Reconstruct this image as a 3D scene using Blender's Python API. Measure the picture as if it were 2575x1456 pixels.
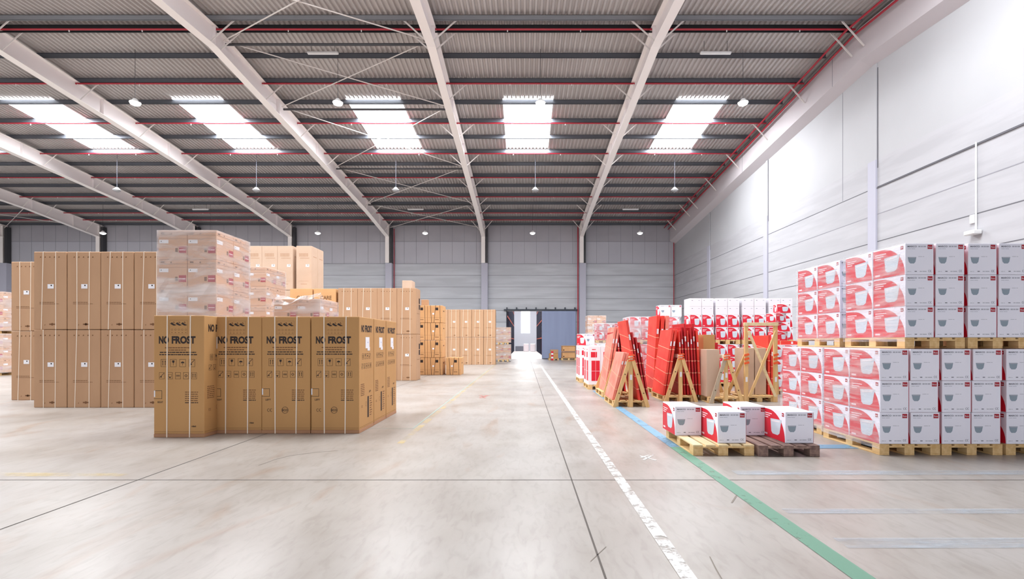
import bpy, bmesh, math, random
from mathutils import Vector, Matrix
random.seed(7)
scene = bpy.context.scene
for o in list(bpy.data.objects): bpy.data.objects.remove(o)
COL = scene.collection
R = math.radians
F = 1216.0
def PX(x, Y): return (x - 1317.0) * Y / F
def PZ(y, Y): return 1.5 + (858.0 - y) * Y / F

# ------------------------------------------------------------ camera, light, exposure
cam_d = bpy.data.cameras.new('camera'); cam = bpy.data.objects.new('camera', cam_d); COL.objects.link(cam)
cam.location = (0, 0, 1.5); cam.rotation_euler = (R(90), 0, 0)
cam_d.sensor_width = 36; cam_d.lens = 17; cam_d.shift_x = -0.01146; cam_d.shift_y = 0.0505
cam_d.clip_end = 500
scene.camera = cam
scene.view_settings.view_transform = 'Standard'; scene.view_settings.look = 'None'
scene.view_settings.gamma = 1; scene.view_settings.use_curve_mapping = False
scene.view_settings.exposure = 0.45
w = bpy.data.worlds.new('overcast_sky'); scene.world = w; w.use_nodes = True
w.node_tree.nodes['Background'].inputs[0].default_value = (0.93, 0.95, 1.0, 1)
w.node_tree.nodes['Background'].inputs[1].default_value = 1.65
RIDGE_Y, RIDGE_Z, SLOPE = 17.8, 13.34, 0.08
def zroof(Y): return RIDGE_Z - SLOPE * abs(Y - RIDGE_Y)
SKY_X = [8.45, .23, -7.1, -15.35, -23.5, -31.7, -39.9]
SKY_W = 2.5
BANDS = [(22.75, 27.75), (7.85, 12.85)]          # far slope, near slope
SKY_POWER = [1320, 1120]
def skylight(x, b):
    y0, y1 = BANDS[b]; yc = (y0 + y1) / 2
    L = bpy.data.lights.new('skylight_daylight', 'AREA'); L.shape = 'RECTANGLE'
    L.size = SKY_W; L.size_y = y1 - y0; L.energy = SKY_POWER[b]; L.color = (.955, .98, 1.0)
    o = bpy.data.objects.new('skylight_daylight', L); COL.objects.link(o)
    o.location = (x, yc, zroof(yc) + .12)
    o.rotation_euler = (math.atan(-SLOPE if b == 0 else SLOPE), 0, 0)
for b in (0, 1):
    for x in SKY_X: skylight(x, b)

# ------------------------------------------------------------ materials
def lin(c):
    return tuple(((v/255)/12.92 if v/255 <= .04045 else ((v/255+.055)/1.055)**2.4) for v in c)
MATS = {}
def mat(name, rgb, rough=.6, metal=0, rgb2=None, scale=4, stretch=(1,1,1), bump=0, emit=0, spec=.5, contrast=(.35,.65), detail=5):
    if name in MATS: return MATS[name]
    m = bpy.data.materials.new(name); m.use_nodes = True; nt = m.node_tree; N = nt.nodes; Lk = nt.links
    p = N['Principled BSDF']; c = (*lin(rgb), 1)
    p.inputs['Base Color'].default_value = c; p.inputs['Roughness'].default_value = rough
    p.inputs['Metallic'].default_value = metal; p.inputs['Specular IOR Level'].default_value = spec
    if emit:
        p.inputs['Emission Color'].default_value = c; p.inputs['Emission Strength'].default_value = emit
    if rgb2 or bump:
        tc = N.new('ShaderNodeTexCoord'); mp = N.new('ShaderNodeMapping'); nz = N.new('ShaderNodeTexNoise')
        mp.inputs['Scale'].default_value = stretch; nz.inputs['Scale'].default_value = scale; nz.inputs['Detail'].default_value = detail
        Lk.new(tc.outputs['Object'], mp.inputs[0]); Lk.new(mp.outputs[0], nz.inputs['Vector'])
        if rgb2:
            rp = N.new('ShaderNodeValToRGB'); rp.color_ramp.elements[0].position = contrast[0]; rp.color_ramp.elements[1].position = contrast[1]
            rp.color_ramp.elements[0].color = c; rp.color_ramp.elements[1].color = (*lin(rgb2), 1)
            Lk.new(nz.outputs['Fac'], rp.inputs[0]); Lk.new(rp.outputs[0], p.inputs['Base Color'])
        if bump:
            bp = N.new('ShaderNodeBump'); bp.inputs['Strength'].default_value = bump; bp.inputs['Distance'].default_value = .01
            Lk.new(nz.outputs['Fac'], bp.inputs['Height']); Lk.new(bp.outputs[0], p.inputs['Normal'])
    MATS[name] = m; return m
def film_mat(name, lo, hi, stretch, rough=.3, col=(.93,.93,.97)):
    m = bpy.data.materials.new(name); m.use_nodes = True; nt = m.node_tree; N = nt.nodes; Lk = nt.links
    N.remove(N['Principled BSDF']); out = N['Material Output']
    tr = N.new('ShaderNodeBsdfTransparent'); df = N.new('ShaderNodeBsdfDiffuse'); gl = N.new('ShaderNodeBsdfGlossy')
    df.inputs[0].default_value = (*col, 1); gl.inputs['Roughness'].default_value = rough
    mx = N.new('ShaderNodeMixShader'); mx.inputs[0].default_value = .45
    Lk.new(df.outputs[0], mx.inputs[1]); Lk.new(gl.outputs[0], mx.inputs[2])
    tc = N.new('ShaderNodeTexCoord'); mp = N.new('ShaderNodeMapping'); nz = N.new('ShaderNodeTexNoise'); mr = N.new('ShaderNodeMapRange')
    mp.inputs['Scale'].default_value = stretch; nz.inputs['Scale'].default_value = 1; nz.inputs['Detail'].default_value = 4
    nz.inputs['Distortion'].default_value = .6
    mr.inputs['From Min'].default_value = .4; mr.inputs['From Max'].default_value = .65
    mr.inputs['To Min'].default_value = lo; mr.inputs['To Max'].default_value = hi
    Lk.new(tc.outputs['Object'], mp.inputs[0]); Lk.new(mp.outputs[0], nz.inputs['Vector']); Lk.new(nz.outputs['Fac'], mr.inputs[0])
    m2 = N.new('ShaderNodeMixShader'); Lk.new(mr.outputs[0], m2.inputs[0]); Lk.new(tr.outputs[0], m2.inputs[1]); Lk.new(mx.outputs[0], m2.inputs[2])
    Lk.new(m2.outputs[0], out.inputs[0]); MATS[name] = m; return m
def paint_mat(name, rgb, wear, scale=3, stretch=(1,1,1), full=.88, soft=.12):
    """worn floor paint: noise opens holes down to the concrete"""
    m = bpy.data.materials.new(name); m.use_nodes = True; nt = m.node_tree; N = nt.nodes; Lk = nt.links
    p = N['Principled BSDF']; p.inputs['Base Color'].default_value = (*lin(rgb), 1); p.inputs['Roughness'].default_value = .5
    tr = N.new('ShaderNodeBsdfTransparent'); mx = N.new('ShaderNodeMixShader')
    tc = N.new('ShaderNodeTexCoord'); mp = N.new('ShaderNodeMapping'); nz = N.new('ShaderNodeTexNoise'); mr = N.new('ShaderNodeMapRange')
    mp.inputs['Scale'].default_value = stretch; nz.inputs['Scale'].default_value = scale; nz.inputs['Detail'].default_value = 8; nz.inputs['Roughness'].default_value = .7
    mr.inputs['From Min'].default_value = wear; mr.inputs['From Max'].default_value = wear + soft
    mr.inputs['To Min'].default_value = 0; mr.inputs['To Max'].default_value = full
    Lk.new(tc.outputs['Object'], mp.inputs[0]); Lk.new(mp.outputs[0], nz.inputs['Vector']); Lk.new(nz.outputs['Fac'], mr.inputs[0])
    Lk.new(mr.outputs[0], mx.inputs[0]); Lk.new(tr.outputs[0], mx.inputs[1]); Lk.new(p.outputs[0], mx.inputs[2])
    Lk.new(mx.outputs[0], N['Material Output'].inputs[0]); MATS[name] = m; return m

M_kraft = mat('kraft_board', (185,140,88), .75, rgb2=(190,145,92), scale=2.2, stretch=(1,1,.3))
M_kraft2 = mat('plain_kraft_board', (176,138,106), .75, rgb2=(183,145,112), scale=2, stretch=(1,1,.3))
M_kraftL = mat('pale_kraft_board', (196,168,146), .75, rgb2=(203,176,154), scale=2)
M_kraftO = mat('amber_kraft_board', (205,155,105), .75, rgb2=(212,163,113), scale=2)
M_base = mat('base_tray_board', (172,128,96), .8)
M_ink = mat('black_ink', (42,28,24), .7)
M_inkf = mat('faded_brown_ink', (120,82,52), .8)
M_inkl = mat('pale_brown_ink', (176,136,106), .8)
M_seam = mat('carton_seam', (120,84,55), .9)
M_strap = mat('cream_strap', (236,222,205), .45)
M_strapd = mat('dark_strap', (84,58,44), .5)
M_label = mat('white_label', (232,232,238), .6)
M_blueink = mat('blue_ink', (120,130,200), .6)
M_white = mat('white_board', (236,237,250), .6, rgb2=(240,240,252), scale=3)
M_whiteb = mat('bright_white_board', (232,230,236), .6)
M_red = mat('red_print', (214,28,52), .45)
M_redd = mat('dark_red_logo', (170,18,42), .5)
M_pinktop = mat('pink_striped_top', (238,190,202), .5, rgb2=(248,228,234), scale=1.5, stretch=(8,1,1))
M_basin = mat('basin_picture', (200,214,226), .6)
M_basing = mat('grey_basin_picture', (142,158,172), .6)
M_grey = mat('grey_ink', (110,112,124), .7)
M_greyl = mat('pale_grey_ink', (176,178,190), .7)
M_wood = mat('pallet_pine', (206,168,112), .75, rgb2=(226,194,142), scale=3, stretch=(6,.8,6), bump=.2)
M_woodp = mat('pale_pallet_pine', (222,198,152), .75, rgb2=(236,214,172), scale=3, stretch=(6,.8,6), bump=.2)
M_woodd = mat('weathered_pallet_wood', (112,88,84), .85, rgb2=(150,124,112), scale=3, stretch=(6,.8,6), bump=.3)
M_woodg = mat('greyed_wood', (176,158,136), .8, rgb2=(190,174,150), scale=4, stretch=(6,6,.8))
M_timber = mat('rack_timber', (214,172,112), .7, rgb2=(228,190,134), scale=4, stretch=(6,6,.8))
M_knot = mat('wood_knot', (96,62,36), .8)
M_panel = mat('red_flat_board', (222,52,42), .5, rgb2=(232,74,58), scale=3)
M_paneld = mat('deep_red_flat_board', (176,18,30), .5, rgb2=(196,28,36), scale=4)
M_panelp = mat('pink_red_flat_board', (232,120,104), .5, rgb2=(240,150,134), scale=3)
M_pstrap = mat('pale_orange_strap', (244,170,140), .5)
M_orange = mat('orange_tape', (236,92,36), .45)
M_frame = mat('cream_steel_paint', (248,241,241), .5)
M_flange = mat('cream_flange_paint', (252,246,243), .45)
M_purlin = mat('galvanised_purlin', (104,108,116), .5, .4)
M_ridge = mat('dark_ridge_steel', (60,62,66), .4, .5)
M_roof = mat('galvanised_roof_sheet', (184,178,176), .5, .2, rgb2=(194,189,187), scale=.4)
M_pipe = mat('red_sprinkler_pipe', (170,34,52), .4)
M_pipew = mat('white_fitting', (236,236,236), .5)
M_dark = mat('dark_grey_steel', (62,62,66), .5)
M_rod = mat('white_brace_rod', (226,220,216), .5)
M_lampw = mat('white_lamp_housing', (232,232,232), .4)
M_lens = mat('lit_lamp_lens', (255,252,246), .4, emit=22)
M_lensoff = mat('unlit_lamp_lens', (150,150,152), .3)
M_wallR = mat('white_wall_paint', (182,183,187), .7, rgb2=(188,189,193), scale=.3)
M_concR = mat('pale_board_marked_concrete', (179,179,184), .8, rgb2=(187,187,192), scale=1.6, stretch=(1,.25,2.2), contrast=(.4,.6))
M_wallB = mat('grey_wall_panel', (186,186,195), .7, rgb2=(192,192,200), scale=.4)
M_wallB2 = mat('upper_wall_panel', (170,168,175), .7, rgb2=(178,176,183), scale=.5)
M_concB = mat('grey_board_marked_concrete', (187,190,196), .8, rgb2=(199,202,208), scale=1.2, stretch=(.25,1,2.2), contrast=(.4,.62))
M_colc = mat('lavender_concrete_column', (186,186,200), .75)
M_joint = mat('wall_joint', (104,104,110), .9)
M_jointl = mat('pale_wall_joint', (150,150,158), .9)
M_beamR = mat('wall_beam_concrete', (204,198,202), .7)
M_fjoint = mat('floor_joint_sealant', (92,86,82), .9)
M_fjoint2 = mat('teal_floor_joint', (150,170,160), .9)
M_crack = mat('floor_crack', (130,122,114), .9)
M_door = mat('blue_grey_door', (140,152,184), .55, rgb2=(146,158,190), scale=1, stretch=(3,1,.2))
M_rail = mat('dark_door_rail', (48,56,68), .5)
M_navy = mat('navy_rack_steel', (34,40,60), .5)
M_rorange = mat('orange_rack_beam', (200,80,40), .5)
M_farfloor = mat('far_hall_floor', (214,212,210), .5)
M_farwall = mat('far_hall_wall', (206,209,218), .7)
M_pane = film_mat('skylight_pane', .12, .2, (.5,.5,.5), .4, (1,1,1))
M_film = film_mat('stretch_film', .16, .55, (.7,.7,4.5))
M_filmP = film_mat('thin_stretch_film', .14, .5, (1.0,1.6,14))
M_filmF = film_mat('clear_front_film', .03, .12, (1.0,1.6,10))
P_white = paint_mat('worn_white_paint', (226,224,222), .40, 7)
P_green = paint_mat('worn_green_paint', (98,146,124), .30, 5)
P_blue = paint_mat('worn_blue_paint', (114,158,188), .34, 4)
P_pale = paint_mat('worn_pale_blue_paint', (178,188,200), .32, 3, (.4,2,1), .62, .35)
P_yellow = paint_mat('worn_yellow_paint', (232,200,98), .46, 2.2, (.7,2,1), .6, .3)
P_redm = paint_mat('worn_red_mark', (214,120,112), .5, 5)
# floor material
m = bpy.data.materials.new('polished_concrete_floor'); m.use_nodes = True; nt = m.node_tree; N = nt.nodes; Lk = nt.links
p = N['Principled BSDF']; tc = N.new('ShaderNodeTexCoord')
def nz_(scale, detail, stretch, dist=0):
    mp = N.new('ShaderNodeMapping'); n = N.new('ShaderNodeTexNoise'); mp.inputs['Scale'].default_value = stretch
    n.inputs['Scale'].default_value = scale; n.inputs['Detail'].default_value = detail; n.inputs['Distortion'].default_value = dist
    Lk.new(tc.outputs['Object'], mp.inputs[0]); Lk.new(mp.outputs[0], n.inputs['Vector']); return n
def ramp_(src, stops):
    r = N.new('ShaderNodeValToRGB'); e = r.color_ramp.elements
    while len(e) < len(stops): e.new(.5)
    for el, (pos, c) in zip(e, stops): el.position = pos; el.color = (*lin(c), 1)
    Lk.new(src, r.inputs[0]); return r
a = ramp_(nz_(.35, 4, (1,.6,1), .6).outputs['Fac'], [(.3,(152,145,139)), (.5,(166,160,155)), (.7,(172,168,166))])
b = ramp_(nz_(2.2, 9, (1,.5,1), .4).outputs['Fac'], [(.3,(200,192,182)), (.48,(236,234,232)), (.75,(255,255,255))])
mx = N.new('ShaderNodeMix'); mx.data_type = 'RGBA'; mx.blend_type = 'MULTIPLY'; mx.inputs[0].default_value = .4
Lk.new(a.outputs[0], mx.inputs[6]); Lk.new(b.outputs[0], mx.inputs[7])
c = ramp_(nz_(.9, 6, (1.4,.4,1), 1.5).outputs['Fac'], [(.60,(255,255,255)), (.70,(236,204,180)), (.8,(222,184,158))])
mx2 = N.new('ShaderNodeMix'); mx2.data_type = 'RGBA'; mx2.blend_type = 'MULTIPLY'; mx2.inputs[0].default_value = .45
Lk.new(mx.outputs[2], mx2.inputs[6]); Lk.new(c.outputs[0], mx2.inputs[7])
d_ = ramp_(nz_(9, 10, (1.6,.5,1), .8).outputs['Fac'], [(.32,(206,200,194)), (.5,(246,245,244)), (.7,(255,255,255))])
mx3 = N.new('ShaderNodeMix'); mx3.data_type = 'RGBA'; mx3.blend_type = 'MULTIPLY'; mx3.inputs[0].default_value = .35
Lk.new(mx2.outputs[2], mx3.inputs[6]); Lk.new(d_.outputs[0], mx3.inputs[7]); Lk.new(mx3.outputs[2], p.inputs['Base Color'])
rr = N.new('ShaderNodeMapRange'); rr.inputs['To Min'].default_value = .22; rr.inputs['To Max'].default_value = .48
Lk.new(nz_(1.3, 6, (1,1,1)).outputs['Fac'], rr.inputs[0]); Lk.new(rr.outputs[0], p.inputs['Roughness'])
M_floor = m

# ------------------------------------------------------------ mesh builder
_txt = {}
def text2d(s, bold=0.0):
    k = (s, bold)
    if k in _txt: return _txt[k]
    cu = bpy.data.curves.new('t', 'FONT'); cu.body = s; cu.size = 1; cu.offset = bold; cu.resolution_u = 3
    ob = bpy.data.objects.new('t', cu); COL.objects.link(ob)
    me = bpy.data.meshes.new_from_object(ob.evaluated_get(bpy.context.evaluated_depsgraph_get()))
    vs = [(v.co.x, v.co.y) for v in me.vertices]; fs = [tuple(q.vertices) for q in me.polygons]
    bpy.data.objects.remove(ob); bpy.data.curves.remove(cu); bpy.data.meshes.remove(me)
    x0 = min(v[0] for v in vs); x1 = max(v[0] for v in vs); y0 = min(v[1] for v in vs); y1 = max(v[1] for v in vs)
    vs = [((v[0]-x0)/(x1-x0), (v[1]-y0)/(y1-y0)) for v in vs]
    _txt[k] = (vs, fs); return _txt[k]
class MB:
    def __init__(s): s.v = []; s.f = []; s.mi = []; s.mats = []
    def m(s, mt):
        if mt not in s.mats: s.mats.append(mt)
        return s.mats.index(mt)
    def poly(s, pts, mt):
        n = len(s.v); s.v += [tuple(q) for q in pts]; s.f.append(tuple(range(n, n+len(pts)))); s.mi.append(s.m(mt))
    def box(s, x0, x1, y0, y1, z0, z1, mt, top=None, ch=0):
        n = len(s.v); k = s.m(mt)
        if ch:      # chamfered box: three rings of an octagon-like prism
            bm = bmesh.new(); bmesh.ops.create_cube(bm, size=1)
            for v in bm.verts: v.co = Vector(((x0+x1)/2 + v.co.x*(x1-x0), (y0+y1)/2 + v.co.y*(y1-y0), (z0+z1)/2 + v.co.z*(z1-z0)))
            bmesh.ops.bevel(bm, geom=bm.edges[:], offset=ch, segments=1, affect='EDGES')
            bm.verts.index_update()
            s.v += [tuple(v.co) for v in bm.verts]
            for f in bm.faces:
                s.f.append(tuple(n + v.index for v in f.verts)); s.mi.append(s.m(top) if (top and f.normal.z > .9) else k)
            bm.free(); return
        s.v += [(x0,y0,z0),(x1,y0,z0),(x1,y1,z0),(x0,y1,z0),(x0,y0,z1),(x1,y0,z1),(x1,y1,z1),(x0,y1,z1)]
        for i, q in enumerate(((0,3,2,1),(4,5,6,7),(0,1,5,4),(1,2,6,5),(2,3,7,6),(3,0,4,7))):
            s.f.append(tuple(n+j for j in q)); s.mi.append(s.m(top) if (top and i == 1) else k)
    def bar(s, p, q, w, h, mt, up=(0,0,1)):
        p = Vector(p); q = Vector(q); d = (q-p).normalized(); u = d.cross(Vector(up))
        if u.length < 1e-4: u = d.cross(Vector((0,1,0)))
        u.normalize(); v = u.cross(d); u *= w/2; v *= h/2; n = len(s.v); k = s.m(mt)
        for e in (p, q): s.v += [tuple(e-u-v), tuple(e+u-v), tuple(e+u+v), tuple(e-u+v)]
        for qd in ((0,1,2,3),(7,6,5,4),(0,4,5,1),(1,5,6,2),(2,6,7,3),(3,7,4,0)): s.f.append(tuple(n+j for j in qd)); s.mi.append(k)
    def tube(s, p, q, r, mt, n=8, r2=None):
        p = Vector(p); q = Vector(q); d = (q-p).normalized(); u = d.orthogonal().normalized(); v = d.cross(u)
        b = len(s.v); k = s.m(mt); r2 = r if r2 is None else r2
        for e, rr_ in ((p, r), (q, r2)):
            for i in range(n):
                a_ = 2*math.pi*i/n; s.v.append(tuple(e + u*math.cos(a_)*rr_ + v*math.sin(a_)*rr_))
        for i in range(n): j = (i+1) % n; s.f.append((b+i, b+j, b+n+j, b+n+i)); s.mi.append(k)
        s.f.append(tuple(b+n-1-i for i in range(n))); s.mi.append(k); s.f.append(tuple(b+n+i for i in range(n))); s.mi.append(k)
    # 2D drawing on a face frame fr = (origin, u, v)
    def r2(s, fr, a0, a1, b0, b1, mt, e=0):
        o, u, v = fr; nn = u.cross(v)*e
        s.poly([o+u*a0+v*b0+nn, o+u*a1+v*b0+nn, o+u*a1+v*b1+nn, o+u*a0+v*b1+nn], mt)
    def p2(s, fr, pts, mt, e=0):
        o, u, v = fr; nn = u.cross(v)*e
        s.poly([o+u*a+v*b+nn for a, b in pts], mt)
    def outl(s, fr, a0, a1, b0, b1, t, mt, e=0):
        s.r2(fr, a0, a1, b0, b0+t, mt, e); s.r2(fr, a0, a1, b1-t, b1, mt, e); s.r2(fr, a0, a0+t, b0, b1, mt, e); s.r2(fr, a1-t, a1, b0, b1, mt, e)
    def disc(s, fr, ca, cb, r, mt, e=0, n=12):
        s.p2(fr, [(ca+r*math.cos(2*math.pi*i/n), cb+r*math.sin(2*math.pi*i/n)) for i in range(n)], mt, e)
    def ring(s, fr, ca, cb, r, t, mt, a0=0, a1=360, e=0, n=18):
        for i in range(n):
            t0 = R(a0+(a1-a0)*i/n); t1 = R(a0+(a1-a0)*(i+1)/n)
            s.p2(fr, [(ca+r*math.cos(t0), cb+r*math.sin(t0)), (ca+r*math.cos(t1), cb+r*math.sin(t1)), (ca+(r-t)*math.cos(t1), cb+(r-t)*math.sin(t1)), (ca+(r-t)*math.cos(t0), cb+(r-t)*math.sin(t0))], mt, e)
    def text(s, fr, st, a0, a1, b0, b1, mt, bold=0, e=0):
        vs, fs = text2d(st, bold); o, u, v = fr; nn = u.cross(v)*e; n = len(s.v); k = s.m(mt)
        for x, y in vs: s.v.append(tuple(o + u*(a0+(a1-a0)*x) + v*(b0+(b1-b0)*y) + nn))
        for f in fs: s.f.append(tuple(n+j for j in f)); s.mi.append(k)
    def mesh(s, name):
        me = bpy.data.meshes.new(name); me.from_pydata(s.v, [], s.f)
        for mt in s.mats: me.materials.append(mt)
        me.polygons.foreach_set('material_index', s.mi); me.update(); return me
    def build(s, name, parent=None, loc=None):
        o = bpy.data.objects.new(name, s.mesh(name)); COL.objects.link(o)
        if parent: o.parent = parent
        if loc: o.location = loc
        return o
def tag(o, label, cat, group=None):
    o['label'] = label; o['category'] = cat
    if group: o['group'] = group
    return o
def empty(name, loc=(0,0,0), rz=0):
    o = bpy.data.objects.new(name, None); COL.objects.link(o); o.location = loc; o.rotation_euler = (0,0,rz); o.empty_display_size = .2; return o
def struct(mb, name):
    o = mb.build(name); o['kind'] = 'structure'; return o
PROTO = {}
def place(kind, loc, rz, label, cat, group=None, rot=None):
    """first use moves the prototype itself, later uses copy it with its parts"""
    rec = PROTO[kind]
    if not rec['used']: o = rec['o']; rec['used'] = True
    else:
        src = rec['o']; o = src.copy(); COL.objects.link(o)
        for ch in src.children:
            c_ = ch.copy(); COL.objects.link(c_); c_.parent = o
            for g in ch.children: d = g.copy(); COL.objects.link(d); d.parent = c_
    o.location = loc; o.rotation_euler = rot if rot else (0,0,rz)
    return tag(o, label, cat, group)
def proto(kind, o): PROTO[kind] = {'o': o, 'used': False}
def faces(w, d, e=.0015):
    V = Vector
    return {'front': (V((-w/2,-d/2-e,0)), V((1,0,0)), V((0,0,1))), 'right': (V((w/2+e,-d/2,0)), V((0,1,0)), V((0,0,1))),
            'left': (V((-w/2-e,d/2,0)), V((0,-1,0)), V((0,0,1)))}
ORD = ['first','second','third','fourth','fifth','sixth','seventh','eighth','ninth','tenth','eleventh','twelfth','thirteenth','fourteenth','fifteenth','sixteenth']

# ------------------------------------------------------------ shell: floor
XL, XR, YN, YB = -52.0, 12.8, -7.0, 41.0
mb = MB(); mb.poly([(XL,YN,0),(XR,YN,0),(XR,YB,0),(XL,YB,0)], M_floor)
def fstrip(pts, wd, mt, z=.002):
    for (xa,ya),(xb,yb) in zip(pts[:-1], pts[1:]):
        d = Vector((xb-xa, yb-ya)).normalized(); n = Vector((-d.y, d.x))*wd/2
        mb.poly([(xa-n.x,ya-n.y,z),(xa+n.x,ya+n.y,z),(xb+n.x,yb+n.y,z),(xb-n.x,yb-n.y,z)][::-1], mt)
fstrip([(.518,YN),(.518,40.9)], .014, M_fjoint); fstrip([(-4.17,YN),(-4.17,40.9)], .014, M_fjoint)
fstrip([(XL,5.226),(XR,5.226)], .012, M_fjoint); fstrip([(-1.9,8.3),(-1.84,40.9)], .02, M_fjoint2)
fstrip([(-3.1,8.3),(-1.9,8.3)], .012, M_fjoint2); fstrip([(XL,13.4),(XR,13.4)], .012, M_crack); fstrip([(XL,21.6),(XR,21.6)], .012, M_crack)
def FP(x, y): Y = 1824.0/(y-858); return (PX(x, Y), Y)
fstrip([FP(650,1170),FP(675,1162),FP(690,1156),FP(730,1146),FP(790,1138),FP(850,1133)], .01, M_crack)
fstrip([FP(1785,1400),FP(1800,1430),FP(1815,1456)], .008, M_crack)
fstrip([FP(1840,1265),FP(1856,1240)], .015, M_crack); fstrip([FP(1485,1412),FP(1524,1375)], .006, M_crack)
struct(mb, 'floor')
Z_ = .004
def line(name, x0, x1, y0, y1, mt, label, grp=None, n=1):
    q = MB(); q.poly([(x0,y0,Z_),(x1,y0,Z_),(x1,y1,Z_),(x0,y1,Z_)], mt); return tag(q.build(name), label, 'floor marking', grp)
line('painted_line', .99, 1.095, .9, 40, P_white, 'long worn white painted line running down the aisle floor')
line('painted_line', 2.07, 2.22, .9, 6.84, P_green, 'worn green painted line on the floor right of the white line')
line('painted_line', 2.07, 2.23, 6.85, 14.6, P_blue, 'light blue painted line continuing the green line towards the racks')
line('painted_line', 2.4, 7.5, 5.42, 5.6, P_pale, 'faint pale blue band on the floor in front of the big carton stack')
line('painted_line', 2.3, 6.0, 4.2, 4.32, P_pale, 'faint pale blue band on the floor, middle of three at right')
line('painted_line', 2.35, 5.0, 3.5, 3.68, P_pale, 'wide pale blue band on the floor nearest the bottom right corner')
line('painted_line', 3.9, 5.1, 6.75, 7.0, P_blue, 'short blue painted patch on the floor between the low pallets and the stack')
line('painted_line', -6.3, -4.25, 5.36, 5.5, P_yellow, 'faded yellow painted stripe on the floor at far left')
line('painted_line', -1.86, -1.76, 7.0, 34, P_yellow, 'faded yellow stripe along the teal floor joint right of the cartons')
q = MB()
for (xa,ya,xb,yb) in ((1608,1146,1650,1158),(1618,1157,1645,1143),(1612,1151,1634,1144)):
    A = FP(xa,ya); B = FP(xb,yb); q.bar((A[0],A[1],.003),(B[0],B[1],.003), .03, .002, P_white)
tag(q.build('chalk_mark'), 'small white scrawled cross mark on the floor left of the low pallet', 'floor marking')
q = MB(); A = FP(1215,998)
for s_ in (-1,1): q.bar((A[0]-.1*s_,A[1]-.3,.003),(A[0]+.12*s_,A[1]+.35,.003), .1, .002, P_redm)
tag(q.build('chalk_mark'), 'worn reddish mark on the aisle floor right of the cartons', 'floor marking')

# ------------------------------------------------------------ shell: walls
mb = MB(); DX0, DX1, DZ = -1.42, 1.55, 4.05
ZC = 8.07
mb.box(XL-.3, DX0, YB, YB+.25, 0, ZC, M_concB); mb.box(DX1, XR+.25, YB, YB+.25, 0, ZC, M_concB); mb.box(DX0, DX1, YB, YB+.25, DZ, ZC, M_concB)
mb.box(XL-.3, XR+.25, YB+.03, YB+.25, ZC, 9.95, M_wallB); mb.box(XL-.3, XR+.25, YB+.03, YB+.25, 9.95, 11.7, M_wallB2)
for i in range(1, 8):
    z = ZC - .988*i
    if z > DZ: mb.box(XL, XR, YB-.004, YB, z-.012, z+.012, M_joint)
    else: mb.box(XL, DX0, YB-.004, YB, z-.012, z+.012, M_joint); mb.box(DX1, XR, YB-.004, YB, z-.012, z+.012, M_joint)
mb.box(XL, XR, YB-.01, YB+.03, ZC-.02, ZC+.02, M_jointl)
x = XR - .5
while x > XL: mb.box(x-.012, x+.012, YB+.02, YB+.03, ZC, 11.4, M_jointl); x -= 1.02
mb.box(XL, XR, YB+.02, YB+.03, 9.93, 9.97, M_jointl)
struct(mb, 'wall_back')
mb = MB()
mb.box(XR, XR+.25, YN, YB+.25, 0, ZC, M_concR)
# upper white part follows the roof
for (ya, yb_) in ((YN, RIDGE_Y), (RIDGE_Y, YB+.25)):
    za, zb = zroof(ya)+.1, zroof(yb_)+.1
    mb.poly([(XR,ya,ZC),(XR,ya,za),(XR,yb_,zb),(XR,yb_,ZC)], M_wallR); mb.poly([(XR+.25,ya,ZC),(XR+.25,yb_,ZC),(XR+.25,yb_,zb),(XR+.25,ya,za)], M_wallR)
    mb.poly([(XR,ya,za),(XR+.25,ya,za),(XR+.25,yb_,zb),(XR,yb_,zb)], M_wallR)
for i in range(1, 8):
    z = ZC - .988*i; mb.box(XR-.004, XR, YN, YB, z-.014, z+.014, M_joint if i in (1,3,4) else M_jointl)
mb.box(XR-.03, XR, 11.6, 17.5, ZC-.988-.05, ZC-.988-.03, M_joint)
for y in (9.7, 17.6, 25.4, 33.3): mb.box(XR-.006, XR, y-.14, y-.1, ZC-.3, 11.4, M_joint)
for y in (19.4,): mb.box(XR-.005, XR, y-.015, y+.015, ZC-.988, 11.5, M_jointl)
struct(mb, 'wall_right')
mb = MB(); mb.box(XL-.25, XL, YN, YB+.25, 0, 13.6, M_wallB); struct(mb, 'wall_left')
# dock side behind the camera: unseen wall added to cut sky fill, open below
mb = MB(); mb.box(XL-.25, XR+.25, YN-.25, YN, 5.0, 11.6, M_wallR)
for x in [4.86-8.13*k for k in range(7)]+[XR-.3]: mb.box(x-.5, x+.5, YN-.25, YN, 0, 5.0, M_wallR)
struct(mb, 'wall_front_added')

# ------------------------------------------------------------ ceiling: corrugated sheets with skylight holes
mb = MB(); pitch = .2
prof = [(0,0),(.07,0),(.10,.07),(.17,.07)]
def sheet(xa, xb, ya, yb_):
    n = int(round((xb-xa)/pitch)); sc = (xb-xa)/(n*pitch); pts = []
    for i in range(n):
        for px_, pz in prof: pts.append((xa+(i*pitch+px_)*sc, pz))
    pts.append((xb, 0)); b = len(mb.v); ya -= .03; yb_ += .03; k = mb.m(M_roof)
    for (X_, dz) in pts: mb.v += [(X_, ya, zroof(ya)+dz), (X_, yb_, zroof(yb_)+dz)]
    for i in range(len(pts)-1): mb.f.append((b+2*i, b+2*i+1, b+2*i+3, b+2*i+2)); mb.mi.append(k)
snap = lambda x: XL + pitch*round((x-XL)/pitch)
gaps = sorted((snap(x-SKY_W/2), snap(x+SKY_W/2)) for x in SKY_X)
sheet(XL, XR, RIDGE_Y, BANDS[0][0]); sheet(XL, XR, BANDS[0][1], YB+.2); sheet(XL, XR, BANDS[1][1], RIDGE_Y); sheet(XL, XR, YN, BANDS[1][0])
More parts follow.
